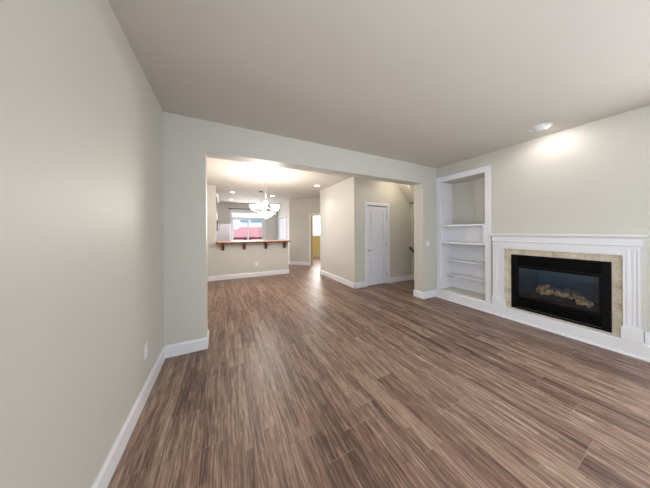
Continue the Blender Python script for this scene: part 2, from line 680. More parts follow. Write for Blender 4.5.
b = B()
diag(0, 0.99, 0, CEIL, 0, 0.12, b)
diag(0.99, 1.78, 2.03, CEIL, 0, 0.12, b)
diag(1.78, 2.9, 0, CEIL, 0, 0.12, b)
struct('wall_angled', b, M['wall_warm'], label='angled wall with the doorway to the yellow room', cat='wall')
b = B()
diag(0.905, 0.985, 0, 2.115, -0.018, 0, b)
diag(1.785, 1.865, 0, 2.115, -0.018, 0, b)
diag(0.985, 1.785, 2.035, 2.115, -0.018, 0, b)
struct('trim_1', b, M['trim'], label='white casing around the doorway in the angled wall', cat='trim')
b = B()
diag(0.985, 1.00, 0, 2.03, 0, 0.13, b)
diag(1.77, 1.785, 0, 2.03, 0, 0.13, b)
diag(1.0, 1.77, 2.015, 2.03, 0, 0.13, b)
struct('trim_2', b, M['tan'], label='doorway lining coloured tan for the warm light on it', cat='trim')

# yellow room behind
b = B()
wx0, wx1, wz0, wz1 = 4.30, 5.20, 1.13, 2.29
b.box(2.62, wx0, 10.06, 10.18, 0, CEIL)
b.box(wx1, 6.05, 10.06, 10.18, 0, CEIL)
b.box(wx0, wx1, 10.06, 10.18, 0, wz0)
b.box(wx0, wx1, 10.06, 10.18, wz1, CEIL)
b.box(5.95, 6.05, 6.2, 10.06, 0, CEIL)
b.box(4.60, 5.95, 6.1, 6.2, 0, CEIL)
struct('wall_yellow', b, M['yellow'], label='yellow painted walls of the room beyond the doorway', cat='wall')
struct('baseboard_yellow', B().box(2.63, 5.94, 10.06 - BT, 10.06, 0, BB), M['trim'])
window_unit('window_2', (wx0, 10.12), (wx1, 10.12), wz0, wz1, 0.06, 'white framed window in the yellow room', 1, 0.045)
struct('trim_3', B().box(wx0 - 0.04, wx1 + 0.04, 10.0, 10.075, wz0 - 0.05, wz0 - 0.005), M['trim'], 0.004, label='white sill of the yellow room window', cat='trim')

# closet block in the middle with the white door
DX0, DX1, DZ = 3.225, 3.925, 2.06
b = B()
b.box(2.86, 2.98, 4.10, 6.05, 0, CEIL)
b.box(2.98, 4.80, 5.93, 6.05, 0, CEIL)
b.box(2.98, DX0, 4.10, 4.22, 0, CEIL)
b.box(DX1, 4.80, 4.10, 4.22, 0, CEIL)
b.box(DX0, DX1, 4.10, 4.22, DZ, CEIL)
struct('wall_closet', b, M['wall_warm'], label='closet block with the white panel door', cat='wall')
struct('wall_stair', B().box(4.80, 4.92, YD1 - 0.2, 6.2, 0, CEIL), M['wall_warm'], label='wall beside the stair', cat='wall')
b = B()
b.prism([(4.22, 3.78, CEIL), (4.74, 3.78, CEIL), (4.74, 3.78, 2.19), (4.71, 3.78, 2.19)], (0, 0.32, 0))
b.box(4.74, 4.80, YD1, 4.10, 2.19, CEIL)
struct('trim_4', b, M['wall_warm'], label='sloping bulkhead of the stair above', cat='bulkhead')

# ------------------------------------------------------------------ baseboards
def bprof(b, axis, a0, a1, f, sgn):
    """baseboard with an eased top; runs a0->a1 along axis; wall face at f; sgn = side it stands on"""
    pr = [(0, 0), (BT, 0), (BT, BB - 0.02), (BT * 0.55, BB - 0.006), (BT * 0.4, BB), (0, BB)]
    if axis == 'Y':
        b.prism([(f + sgn * p, a0, z) for p, z in pr], (0, a1 - a0, 0))
    else:
        b.prism([(a0, f + sgn * p, z) for p, z in pr], (a1 - a0, 0, 0))


b = B()
bprof(b, 'Y', YREAR, YD0, XL, 1)
struct('baseboard_left', b, M['trim'])
b = B()
bprof(b, 'X', XL + BT, -0.18 + BT, YD0, -1)
bprof(b, 'Y', YD0, YD1, -0.18, 1)
bprof(b, 'X', 3.665 - BT, 4.03, YD0, -1)
bprof(b, 'Y', YD0, YD1, 3.665, -1)
bprof(b, 'X', 3.665 - BT, 4.80, YD1, 1)
struct('baseboard_divider', b, M['trim'])
b = B()
bprof(b, 'X', XL, 1.95 + BT, YK0, -1)
bprof(b, 'Y', YK0, YK1, 1.95, 1)
struct('baseboard_bar', b, M['trim'])
b = B()
bprof(b, 'Y', YD1, YK0 - BT, XL, 1)
struct('baseboard_dining', b, M['trim'])
b = B()
bprof(b, 'Y', 4.10 - BT, 6.05, 2.86, -1)
bprof(b, 'X', 2.86 - BT, 3.155, 4.10, -1)
bprof(b, 'X', 3.995, 4.80, 4.10, -1)
bprof(b, 'Y', YD1, 4.10, 4.80, -1)
struct('baseboard_closet', b, M['trim'])
b = B()
diag(0, 0.905, 0, BB, -BT, 0, b)
diag(1.865, 2.9, 0, BB, -BT, 0, b)
bprof(b, 'Y', 8.33, 8.70, 2.5, -1)
struct('baseboard_angled', b, M['trim'])
b = B()
bprof(b, 'X', PX1 + 0.07, 2.5, YF, -1)
struct('baseboard_far', b, M['trim'])
b = B()
b.box(XR - BT, XR, -1.6, 0.415, 0.166, 0.29)
bprof(b, 'X', XL, XR, YREAR, 1)
struct('baseboard_right', b, M['trim'])

# ------------------------------------------------------------------ raised base under bookcase and fireplace
b = B()
b.prism([(4.03, YREAR + 0.02, 0), (4.03, YREAR + 0.02, 0.15), (4.035, YREAR + 0.02, 0.161), (4.045, YREAR + 0.02, 0.165), (XR, YREAR + 0.02, 0.165), (XR, YREAR + 0.02, 0)], (0, YD0 - YREAR - 0.02, 0))
b.prism([(4.012, YREAR + 0.02, 0), (4.012, YREAR + 0.02, 0.012), (4.02, YREAR + 0.02, 0.022), (4.03, YREAR + 0.02, 0.022), (4.03, YREAR + 0.02, 0)], (0, YD0 - YREAR - 0.02 - BT, 0))
struct('trim_5', b, M['trim'], label='low white raised base running under the bookcase and fireplace', cat='trim')

# ------------------------------------------------------------------ bookcase
t = thing('built_in_bookcase', (XR, 2.32, 0.165), 'white built-in bookcase set into the wall left of the fireplace', 'bookcase')
FXC = 4.075
b = B()
b.box(FXC, XR, 2.73, 2.815, 0.165, 2.505)
b.box(FXC, XR, 1.829, 1.913, 0.165, 2.505)
b.box(FXC, XR, 1.913, 2.73, 2.415, 2.505)
b.box(FXC - 0.008, XR, 1.822, 2.818, 2.495, 2.512)
obj('face_frame', b, M['trim'], t, 0.002)
b = B()
b.box(XR, NX, NY1 - 0.012, NY1, NZ0 + 0.012, NZ1)
obj('side_panel', b, M['trim'], t)
b = B()
b.box(XR, NX, NY0, NY0 + 0.012, NZ0 + 0.012, NZ1)
obj('side_panel', b, M['trim'], t)
b = B()
b.box(NX - 0.012, NX, NY0 + 0.012, NY1 - 0.012, NZ0 + 0.012, 1.15)
obj('back_panel', b, M['trim'], t)
b = B()
b.box(4.06, NX, NY0, NY1, NZ0, NZ0 + 0.012)
obj('bottom_board', b, M['shelfboard'], t, label='cream bottom board')
for zz, xs in ((0.795, 4.20), (0.485, 4.24)):
    b = B()
    b.box(xs, NX - 0.012, NY0 + 0.012, NY1 - 0.012, zz - 0.022, zz)
    obj('shelf', b, M['trim'], t, 0.003)
# open cubby box
b = B()
cz0, cz1, cx = 1.137, 1.515, 4.34
th = 0.032
b.box(FXC - 0.012, cx, NY0 + 0.001, NY1 - 0.001, cz0, cz0 + th)
b.box(FXC - 0.012, cx, NY0 + 0.001, NY1 - 0.001, cz1 - th, cz1)
b.box(FXC - 0.012, cx, NY0 + 0.001, NY0 + th, cz0 + th, cz1 - th)
b.box(FXC - 0.012, cx, NY1 - th, NY1 - 0.001, cz0 + th, cz1 - th)
cub = obj('cubby', b, M['trim'], t, 0.002)
b = B()
b.box(cx - 0.012, cx, NY0 + th, NY1 - th, cz0 + th, cz1 - th)
obj('cubby_back', b, M['trim'], cub)

# ------------------------------------------------------------------ fireplace mantel
mt = thing('fireplace_mantel', (XR, 1.10, 0.165), 'white wooden fireplace mantel with fluted legs and a beige tile border', 'mantel')
LX = 4.035
for side, (ya, yb) in enumerate(((1.648, 1.782), (0.437, 0.545))):
    name = 'leg'
    b = B()
    b.box(LX + 0.012, XR, ya, yb, 0.31, 1.205)
    ww = yb - ya
    # raised edge stiles, end fillets and reeds between flutes
    b.box(LX, LX + 0.012, ya, ya + 0.016, 0.31, 1.205)
    b.box(LX, LX + 0.012, yb - 0.016, yb, 0.31, 1.205)
    b.box(LX, LX + 0.012, ya + 0.016, yb - 0.016, 0.31, 0.335)
    b.box(LX, LX + 0.012, ya + 0.016, yb - 0.016, 1.175, 1.205)
    for fa, fb in ((0.20, 0.46), (0.54, 0.80)):
        yc, hw = ya + ww * (fa + fb) / 2, ww * (fb - fa) / 2
        poly = [(LX + 0.012, yc - hw, 0.335)]
        for q in range(0, 9):
            an = math.pi * q / 8
            poly.append((LX + 0.009 - 0.004 * math.sin(an) ** 0.6, yc - hw * math.cos(an), 0.335))
        poly.append((LX + 0.012, yc + hw, 0.335))
        b.prism(poly, (0, 0, 0.84))
    lg = obj(name, b, M['trim'], mt)
    b = B()
    b.box(LX - 0.014, XR, ya - 0.014, yb + 0.012, 0.166, 0.295)
    b.box(LX - 0.006, XR, ya - 0.006, yb + 0.006, 0.295, 0.31)
    obj('plinth', b, M['trim'], lg, 0.002)
b = B()
b.box(LX + 0.006, XR, 0.545, 1.648, 1.105, 1.205)
b.box(LX + 0.001, LX + 0.006, 0.56, 1.634, 1.118, 1.19)
obj('frieze', b, M['trim'], mt, 0.002)


def ringstack(b, prof, y0, y1):
    """mantel moulding: (projection, z) steps wrapped round front and both ends"""
    rows = []
    for o, z in prof:
        rows.append([b.m.verts.new(p) for p in ((XR, y0 - o, z), (LX - o, y0 - o, z), (LX - o, y1 + o * 0.6, z), (XR, y1 + o * 0.6, z))])
    for A, D in zip(rows[:-1], rows[1:]):
        for i in range(4):
            j = (i + 1) % 4
            b.m.faces.new((A[i], A[j], D[j], D[i]))
    b.m.faces.new(rows[0][::-1])
    b.m.faces.new(rows[-1])


b = B()
ringstack(b, [(0.004, 1.205), (0.004, 1.212), (0.013, 1.217), (0.016, 1.224), (0.013, 1.231), (0.010, 1.234), (0.010, 1.292), (0.014, 1.300), (0.026, 1.310), (0.032, 1.318)], 0.434, 1.782)
obj('crown_moulding', b, M['trim'], mt)
b = B()
ringstack(b, [(0.036, 1.318), (0.046, 1.321), (0.048, 1.330), (0.046, 1.340), (0.040, 1.345)], 0.434, 1.782)
obj('mantel_shelf', b, M['trim'], mt, 0.001)

# tile surround
tf = XR - 0.014
def tiles(ya, yb, za, zb, ny, nz):
    for i in range(ny):
        for j in range(nz):
            b = B()
            g = 0.0012
            b.box(tf, XR, ya + (yb - ya) * i / ny + g, ya + (yb - ya) * (i + 1) / ny - g, za + (zb - za) * j / nz + g, za + (zb - za) * (j + 1) / nz - g)
            obj('tile', b, M['tile'], mt, 0.0012, label='beige stone tile')


tiles(1.558, 1.648, 0.166, 1.02, 1, 3)
tiles(0.545, 0.627, 0.166, 1.02, 1, 3)
tiles(0.545, 1.648, 1.02, 1.105, 4, 1)
tiles(0.627, 1.558, 0.166, 0.185, 4, 1)

# ------------------------------------------------------------------ gas fireplace insert
fi = thing('gas_fireplace', (4.3, 1.09, 0.19), 'black gas fireplace insert with a wide glass front over ceramic logs', 'fireplace')
iy0, iy1, iz0, iz1 = 0.629, 1.556, 0.187, 1.018
gy0, gy1, gz0, gz1 = 0.715, 1.468, 0.375, 0.822
ff = 4.072
b = B()
b.box(ff, XR - 0.001, iy0, gy0 - 0.02, iz0, iz1)
b.box(ff, XR - 0.001, gy1 + 0.02, iy1, iz0, iz1)
b.box(ff, XR - 0.001, gy0 - 0.02, gy1 + 0.02, iz1 - 0.028, iz1)
b.box(ff, XR - 0.001, gy0 - 0.02, gy1 + 0.02, iz0, iz0 + 0.022)
obj('frame', b, M['black'], fi, 0.003)
b = B()
b.box(ff + 0.004, XR - 0.002, gy0 - 0.02, gy1 + 0.02, gz1, gz1 + 0.03)
b.box(ff + 0.004, XR - 0.002, gy0 - 0.02, gy1 + 0.02, gz0 - 0.03, gz0)
b.box(ff + 0.004, XR - 0.002, gy0 - 0.02, gy0, gz0, gz1)
b.box(ff + 0.004, XR - 0.002, gy1, gy1 + 0.02, gz0, gz1)
dr = obj('glass_door', b, M['black'], fi, 0.003)
obj('glass', B().box(4.086, 4.091, gy0, gy1, gz0, gz1), M['fire_glass'], dr)
for za, zb, n in ((gz1 + 0.034, iz1 - 0.03, 4), (iz0 + 0.025, gz0 - 0.034, 4)):
    b = B()
    b.box(XR - 0.006, XR - 0.002, gy0 - 0.02, gy1 + 0.02, za, zb)
    st = (zb - za) / n
    for i in range(n):
        zc = za + st * (i + 0.5)
        b.prism([(ff + 0.002, gy0 - 0.02, zc - st * 0.30), (ff + 0.006, gy0 - 0.02, zc - st * 0.34), (XR - 0.006, gy0 - 0.02, zc + st * 0.18), (XR - 0.006, gy0 - 0.02, zc + st * 0.34), (ff + 0.002, gy0 - 0.02, zc + st * 0.02)], (0, gy1 - gy0 + 0.04, 0))
    obj('louvre', b, M['black'], fi)
b = B()
lx = FX - 0.005
fy0, fy1, fz0, fz1 = FY0 + 0.004, FY1 - 0.004, FZ0 + 0.004, FZ1 - 0.004
b.box(lx - 0.01, lx, fy0 + 0.12, fy1 - 0.12, fz0, fz1)
b.pts8([(4.105, fy0), (4.105, fy0 + 0.012), (lx - 0.01, fy0 + 0.132), (lx - 0.01, fy0 + 0.12)], fz0, fz1)
b.pts8([(4.105, fy1 - 0.012), (4.105, fy1), (lx - 0.01, fy1 - 0.12), (lx - 0.01, fy1 - 0.132)], fz0, fz1)
b.box(4.105, lx, fy0, fy1, fz1 - 0.006, fz1)
obj('firebox', b, M['liner'], fi)
b = B()
b.box(4.105, lx - 0.012, fy0 + 0.014, fy1 - 0.014, fz0, 0.395)
obj('burner_tray', b, M['black'], fi)


def lump_log(p, q, r, mat, seed, nm='log'):
    b = B()
    p, q = Vector(p), Vector(q)
    n = 12
    path = [p.lerp(q, i / n) + Vector((0, 0, 0.012 * math.sin(i * 1.3 + seed))) for i in range(n + 1)]
    rad = [r * 1.25 * (0.75 if i in (0, n) else 1.0) * (1 + 0.18 * math.sin(i * 2.1 + seed)) for i in range(n + 1)]
    b.tube(path, r, 14, rad)
    for v in b.m.verts:
        k = noise.noise(v.co * 26 + Vector((seed, 0, 0)))
        v.co += Vector((k, k * 0.6, k)) * 0.010
    obj(nm, b, mat, fi, smooth=True)


lump_log((4.30, 1.33, 0.46), (4.33, 1.12, 0.50), 0.034, M['log'], 1)
lump_log((4.40, 1.36, 0.50), (4.42, 1.20, 0.535), 0.028, M['log'], 9)
lump_log((4.36, 1.20, 0.53), (4.28, 1.06, 0.50), 0.032, M['log_grey'], 2)
lump_log((4.26, 1.13, 0.50), (4.32, 0.99, 0.47), 0.028, M['log'], 4)
lump_log((4.40, 1.06, 0.53), (4.30, 0.90, 0.50), 0.034, M['log_grey'], 5)
lump_log((4.24, 0.95, 0.50), (4.30, 0.86, 0.46), 0.026, M['log'], 6)
lump_log((4.20, 0.92, 0.455), (4.20, 0.80, 0.435), 0.034, M['log'], 7)
# ember bed: rugged strip of small lumps in one piece
b = B()
for i in range(230):
    yy = random.uniform(0.84, 1.36)
    xx = random.uniform(4.17, 4.36)
    zz = 0.402 + random.uniform(0, 0.05) * (1 - abs(xx - 4.28) / 0.14 * 0.6)
    r = random.uniform(0.010, 0.020)
    bmesh.ops.create_icosphere(b.m, subdivisions=1, radius=r, matrix=Matrix.Translation((xx, yy, zz)) @ Matrix.Rotation(random.random() * 3, 4, 'X'))
obj('ember_bed', b, M['ember'], fi, kind='stuff')

# ------------------------------------------------------------------ doors
def panel_leaf(b, W, H, T, panels, tf):
    """door leaf: local x 0..W, y 0 (front)..T (back), z 0..H; recessed panels; tf maps a local point to the world"""
    def bx(x0, x1, y0, y1, z0, z1):
        P = [tf(x, y) for x, y in ((x0, y0), (x1, y0), (x1, y1), (x0, y1))]
        b.pts8(P, z0, z1)
    xs0 = min(p[0] for p in panels)
    xs1 = max(p[1] for p in panels)
    bx(0, xs0, 0, T, 0.01, H)
    bx(xs1, W, 0, T, 0.01, H)
    zc = 0.01
    for p in sorted(panels, key=lambda q: q[2]):
        bx(xs0, xs1, 0, T, zc, p[2])
        bx(xs0, xs1, 0.016, T - 0.016, p[2], p[3])
        # raised field
        m = 0.045
        bx(p[0] + m, p[1] - m, 0.004, T - 0.004, p[2] + m, p[3] - m)
        bx(p[0] + m * 0.7, p[1] - m * 0.7, 0.010, T - 0.010, p[2] + m * 0.7, p[3] - m * 0.7)
        # sticking bead round the panel
        s = 0.012
        bx(p[0], p[0] + s, 0.004, T - 0.004, p[2], p[3])
        bx(p[1] - s, p[1], 0.004, T - 0.004, p[2], p[3])
        bx(p[0] + s, p[1] - s, 0.004, T - 0.004, p[2], p[2] + s)
        bx(p[0] + s, p[1] - s, 0.004, T - 0.004, p[3] - s, p[3])
        zc = p[3]
    bx(xs0, xs1, 0, T, zc, H)


d = thing('door_1', (DX0, 4.10, 0), 'white two-panel closet door with a lever handle', 'door', kind='structure')
b = B()
W = DX1 - DX0 - 0.036
tf1 = lambda x, y: (DX0 + 0.018 + x, 4.112 + y)
panel_leaf(b, W, 2.030, 0.042, [(0.095, W - 0.095, 0.19, 0.78), (0.095, W - 0.095, 1.07, 1.91)], tf1)
leaf = obj('leaf', b, M['door'], d)
b = B()
cw = 0.068
b.box(DX0 - cw + 0.008, DX0 + 0.008, 4.10 - 0.018, 4.10, 0, DZ + cw)
b.box(DX1 - 0.008, DX1 + cw - 0.008, 4.10 - 0.018, 4.10, 0, DZ + cw)
b.box(DX0 + 0.008, DX1 - 0.008, 4.10 - 0.018, 4.10, DZ - 0.006, DZ + cw)
obj('casing', b, M['trim'], d, 0.003)
b = B()
b.box(DX0, DX0 + 0.015, 4.10, 4.22, 0, DZ)
b.box(DX1 - 0.015, DX1, 4.10, 4.22, 0, DZ)
b.box(DX0 + 0.015, DX1 - 0.015, 4.10, 4.22, DZ - 0.014, DZ)
obj('jamb', b, M['trim'], d)
b = B()
hx, hz = DX0 + 0.085, 0.90
b.lathe([(0.0, -0.008), (0.026, -0.008), (0.028, 0.0), (0.0, 0.0)], (hx, 4.112, hz), 24, 'Y')
b.tube([(hx, 4.112, hz), (hx, 4.075, hz), (hx + 0.008, 4.066, hz), (hx + 0.03, 4.064, hz + 0.001), (hx + 0.105, 4.068, hz - 0.004)], 0.008, 10)
obj('handle', b, M['nickel'], leaf, smooth=True, label='nickel lever handle')
for zz in (0.24, 1.05, 1.80):
    b = B()
    b.tube([(DX1 - 0.019, 4.104, zz - 0.045), (DX1 - 0.019, 4.104, zz + 0.045)], 0.0065, 10)
    b.box(DX1 - 0.045, DX1 - 0.008, 4.108, 4.1125, zz - 0.044, zz + 0.044)
    obj('hinge', b, M['nickel'], d, label='nickel hinge')

# pantry double door in the kitchen side wall (faces -x)
d = thing('door_2', (2.5, 9.54, 0), 'white double pantry door on the kitchen side wall', 'door', kind='structure')
for y0, y1 in ((8.80, 9.535), (9.545, 10.28)):
    b = B()
    Wp = y1 - y0
    tf2 = lambda x, y, y1=y1: (2.512 + y, y1 - x)
    panel_leaf(b, Wp, 2.01, 0.042, [(0.10, Wp - 0.10, 0.20, 0.80), (0.10, Wp - 0.10, 1.05, 1.90)], tf2)
    lf = obj('leaf', b, M['door'], d)
    b = B()
    ky = 9.49 if y0 < 9 else 9.59
    b.lathe([(0, -0.055), (0.014, -0.052), (0.022, -0.042), (0.016, -0.028), (0.008, -0.018), (0.008, 0.0), (0, 0)], (2.512, ky, 0.95), 18, 'X')
    obj('knob', b, M['nickel'], lf, smooth=True)
b = B()
b.box(2.482, 2.5, 8.72, 8.788, 0, 2.11)
b.box(2.482, 2.5, 10.292, 10.36, 0, 2.11)
b.box(2.482, 2.5, 8.788, 10.292, 2.035, 2.11)
obj('casing', b, M['trim'], d, 0.003)

# ------------------------------------------------------------------ patio door with transom
pd = thing('window_1', (1.10, YF, 0), 'white sliding patio door with a transom light above, in the kitchen', 'patio door', kind='structure')
b = B()
ya, yb = YF + 0.02, YF + 0.11
b.box(PX0, PX0 + 0.05, ya, yb, 0, PZ)
b.box(PX1 - 0.05, PX1, ya, yb, 0, PZ)
b.box(PX0 + 0.05, PX1 - 0.05, ya, yb, PZ - 0.05, PZ)
b.box(PX0 + 0.05, PX1 - 0.05, ya, yb, 2.02, 2.08)
b.box(PX0 + 0.05, PX1 - 0.05, ya, yb, 0, 0.04)
obj('window_frame', b, M['trim'], pd)
obj('pane', B().box(PX0 + 0.05, PX1 - 0.05, YF + 0.06, YF + 0.066, 2.08, PZ - 0.05), M['glass'], pd)
for x0, x1, yy in ((PX0 + 0.05, 1.12, YF + 0.03), (1.08, PX1 - 0.05, YF + 0.07)):
    b = B()
    s = 0.055
    b.box(x0, x0 + s, yy, yy + 0.035, 0.04, 2.02)
    b.box(x1 - s, x1, yy, yy + 0.035, 0.04, 2.02)
    b.box(x0 + s, x1 - s, yy, yy + 0.035, 1.95, 2.02)
    b.box(x0 + s, x1 - s, yy, yy + 0.035, 0.04, 0.14)
    sh = obj('sliding_panel', b, M['trim'], pd, 0.002)
    obj('pane', B().box(x0 + s, x1 - s, yy + 0.014, yy + 0.020, 0.14, 1.95), M['glass'], sh)
b = B()
b.box(PX0 - 0.04, PX0, YF - 0.018, YF, 0, PZ + 0.07)
b.box(PX1, PX1 + 0.04, YF - 0.018, YF, 0, PZ + 0.07)
b.box(PX0, PX1, YF - 0.018, YF, PZ, PZ + 0.07)
obj('casing', b, M['trim'], pd, 0.003)

# ------------------------------------------------------------------ breakfast bar
bc = thing('breakfast_bar', (0.9, YK0, 1.062), 'light wood breakfast bar top on the half wall, carried by dark wood corbels', 'bar counter')
b = B()
b.prism([(-0.13, 6.33, 1.088), (1.93, 6.33, 1.088), (1.98, 6.38, 1.088), (1.98, 6.85, 1.088), (-0.172, 6.85, 1.088), (-0.172, 6.37, 1.088)], (0, 0, 0.030))
obj('counter_top', b, M['counter'], bc, 0.004)
b = B()
b.prism([(-0.12, 6.345, 1.064), (1.92, 6.345, 1.064), (1.965, 6.39, 1.064), (1.965, 6.84, 1.064), (-0.17, 6.84, 1.064), (-0.17, 6.385, 1.064)], (0, 0, 0.024))
obj('counter_edge', b, M['cherry'], bc, 0.003, label='red brown wood edging under the top')
for xc in (0.005, 0.575, 1.205, 1.80):
    b = B()
    pr = [(YK0 - 0.001, 1.063), (YK0 - 0.22, 1.063), (YK0 - 0.22, 1.025), (YK0 - 0.19, 1.01), (YK0 - 0.15, 0.995), (YK0 - 0.11, 0.965), (YK0 - 0.085, 0.92), (YK0 - 0.075, 0.875), (YK0 - 0.05, 0.855), (YK0 - 0.001, 0.85)]
    b.prism([(xc - 0.035, y, z) for y, z in pr], (0.07, 0, 0))
    obj('corbel', b, M['cherry'], bc, 0.003, label='red brown wooden corbel')

# ------------------------------------------------------------------ kitchen pieces
fr = thing('refrigerator', (-0.12, 10.1, 0), 'white refrigerator in the corner left of the patio door', 'refrigerator')
obj('body', B().box(-0.55, 0.295, 9.78, YF - 0.005, 0.02, 1.725), M['fridge'], fr, 0.01)
obj('door', B().box(-0.545, 0.292, 9.72, 9.776, 0.05, 1.15), M['fridge'], fr, 0.01)
obj('freezer_door', B().box(-0.545, 0.292, 9.72, 9.776, 1.16, 1.72), M['fridge'], fr, 0.01)
for za, zb in ((0.80, 1.12), (1.19, 1.42)):
    b = B()
    b.tube([(0.24, 9.722, za), (0.24, 9.69, za + 0.02), (0.24, 9.69, zb - 0.02), (0.24, 9.722, zb)], 0.010, 8)
    obj('handle', b, M['fridge'], fr, smooth=True)

kc = thing('wall_cabinet', (-0.4, 8.1, 1.76), 'brown wood wall cabinet with pale crown on the left kitchen wall', 'cabinet')
obj('body', B().box(XL + 0.002, -0.20, 7.3, 9.2, 1.78, 2.52), M['cabinet'], kc, 0.002)
for i in range(3):
    y0 = 7.31 + i * 0.63
    dd = obj('door', B().box(-0.199, -0.18, y0, y0 + 0.615, 1.79, 2.51), M['cabinet'], kc, 0.004)
    b = B()
    b.lathe([(0, 0.03), (0.012, 0.028), (0.014, 0.02), (0.006, 0.01), (0.006, 0), (0, 0)], (-0.18, y0 + 0.57, 1.85), 12, 'X')
    obj('knob', b, M['nickel'], dd, smooth=True)
b = B()
b.prism([(XL + 0.002, 7.27, 2.52), (-0.17, 7.27, 2.52), (-0.165, 7.27, 2.54), (-0.125, 7.27, 2.60), (-0.12, 7.27, 2.62), (XL + 0.002, 7.27, 2.62)], (0, 1.95, 0))
obj('crown_moulding', b, M['trim'], kc, label='pale crown moulding')

mw = thing('microwave', (-0.37, 7.65, 1.39), 'stainless microwave with a curved handle hanging under the wall cabinet', 'microwave')
obj('body', B().box(XL + 0.002, -0.165, 7.32, 8.08, 1.40, 1.775), M['steel'], mw, 0.006)
obj('door', B().box(-0.164, -0.145, 7.50, 8.07, 1.41, 1.765), M['black'], mw, 0.004, label='black glass door')
b = B()
b.tube([(-0.146, 7.55, 1.44), (-0.105, 7.55, 1.47), (-0.088, 7.55, 1.58), (-0.105, 7.55, 1.69), (-0.146, 7.55, 1.72)], 0.011, 10)
obj('handle', b, M['steel'], mw, smooth=True)

cr = thing('curtain_rod', (1.12, YF, 2.47), 'dark curtain rod above the patio door', 'curtain rod')
b = B()
b.tube([(0.27, YF - 0.09, 2.475), (1.98, YF - 0.09, 2.475)], 0.011, 12)
obj('rod', b, M['bronze'], cr, smooth=True)
for xx, sg in ((0.27, -1), (1.98, 1)):
    b = B()
    b.lathe([(0, 0), (0.018, sg * 0.004), (0.030, sg * 0.025), (0.022, sg * 0.048), (0, sg * 0.056)], (xx, YF - 0.09, 2.475), 16, 'X')
    obj('finial', b, M['bronze'], cr, smooth=True)
    b = B()
    b.box(xx - sg * 0.06 - 0.01, xx - sg * 0.06 + 0.01, YF - 0.095, YF - 0.001, 2.455, 2.466)
    b.box(xx - sg * 0.06 - 0.015, xx - sg * 0.06 + 0.015, YF - 0.006, YF - 0.001, 2.43, 2.49)
    obj('bracket', b, M['bronze'], cr)

# ------------------------------------------------------------------ chandelier
CX, CY = 0.884, 4.80
ch = thing('chandelier', (CX, CY, CEIL), 'lit chandelier with five up-facing frosted glass shades and a central glass bowl', 'chandelier')
WARM = (1.0, 0.92, 0.84)
b = B()
b.lathe([(0, 0), (0.070, 0), (0.072, -0.008), (0.060, -0.020), (0.030, -0.030), (0.012, -0.036), (0, -0.036)], (CX, CY, CEIL), 32)
obj('canopy', b, M['nickel'], ch, smooth=True)
b = B()
b.tube([(CX, CY, CEIL - 0.03), (CX, CY, 2.12)], 0.0065, 10)
obj('rod', b, M['nickel'], ch, smooth=True)
b = B()
b.lathe([(0, 2.15), (0.018, 2.148), (0.022, 2.135), (0.046, 2.125), (0.050, 2.10), (0.042, 2.06), (0.036, 1.98), (0.030, 1.92), (0.020, 1.86), (0.018, 1.80), (0.034, 1.785), (0.034, 1.77), (0, 1.765)], (CX, CY, 0), 28)
obj('column', b, M['nickel'], ch, smooth=True)
b = B()
pr = [(0.175, 1.835), (0.168, 1.80), (0.140, 1.765), (0.095, 1.735), (0.045, 1.717), (0, 1.712)]
b.lathe(pr + [(0.0, 1.718), (0.045, 1.723), (0.092, 1.741), (0.135, 1.770), (0.162, 1.803), (0.169, 1.835)], (CX, CY, 0), 40, closed=False)
obj('bowl', b, M['shade_glass'], ch, smooth=True, label='frosted glass bowl')
b = B()
b.lathe([(0, 1.712), (0.012, 1.708), (0.014, 1.698), (0.006, 1.690), (0, 1.686)], (CX, CY, 0), 16)
obj('finial', b, M['nickel'], ch, smooth=True)
for i in range(5):
    an = math.radians(20 + 72 * i)
    dx, dy = math.cos(an), math.sin(an)
    P = lambda r, z: (CX + dx * r, CY + dy * r, z)
    b = B()
    b.tube([P(0.028, 1.94), P(0.08, 1.945), P(0.14, 1.91), P(0.19, 1.855), P(0.225, 1.825), P(0.25, 1.825), P(0.262, 1.85), P(0.262, 1.875)], 0.007, 8)
    arm = obj('arm', b, M['nickel'], ch, smooth=True)
    b = B()
    b.lathe([(0, 1.795), (0.007, 1.80), (0.010, 1.815), (0.006, 1.83), (0.022, 1.865), (0.028, 1.882), (0.014, 1.888), (0, 1.888)], P(0.262, 0), 16)
    obj('candle_cup', b, M['nickel'], arm, smooth=True)
    b = B()
    b.lathe([(0.024, 1.884), (0.054, 1.90), (0.074, 1.93), (0.084, 1.96), (0.098, 1.994), (0.094, 1.994), (0.080, 1.962), (0.070, 1.933), (0.050, 1.905), (0.022, 1.890)], P(0.262, 0), 28, closed=True)
    obj('shade', b, M['shade_glass'], ch, smooth=True, label='frosted glass shade')
    b = B()
    b.lathe([(0, 1.89), (0.014, 1.895), (0.016, 1.92), (0.026, 1.945), (0.026, 1.965), (0.014, 1.985), (0, 1.99)], P(0.262, 0), 16)
    obj('bulb', b, M['diffuser'], ch, smooth=True)
    lamp_child(point('shade_lamp', P(0.262, 2.03), 13, WARM, 0.05), ch)
lamp_child(point('bowl_lamp', (CX, CY, 1.66), 42, WARM, 0.12), ch)

point('added_hall_light', (4.0, 3.6, CEIL - 0.12), 7, (1.0, 0.86, 0.66), 0.06)  # no fixture here; unseen light added to warm the stair alcove

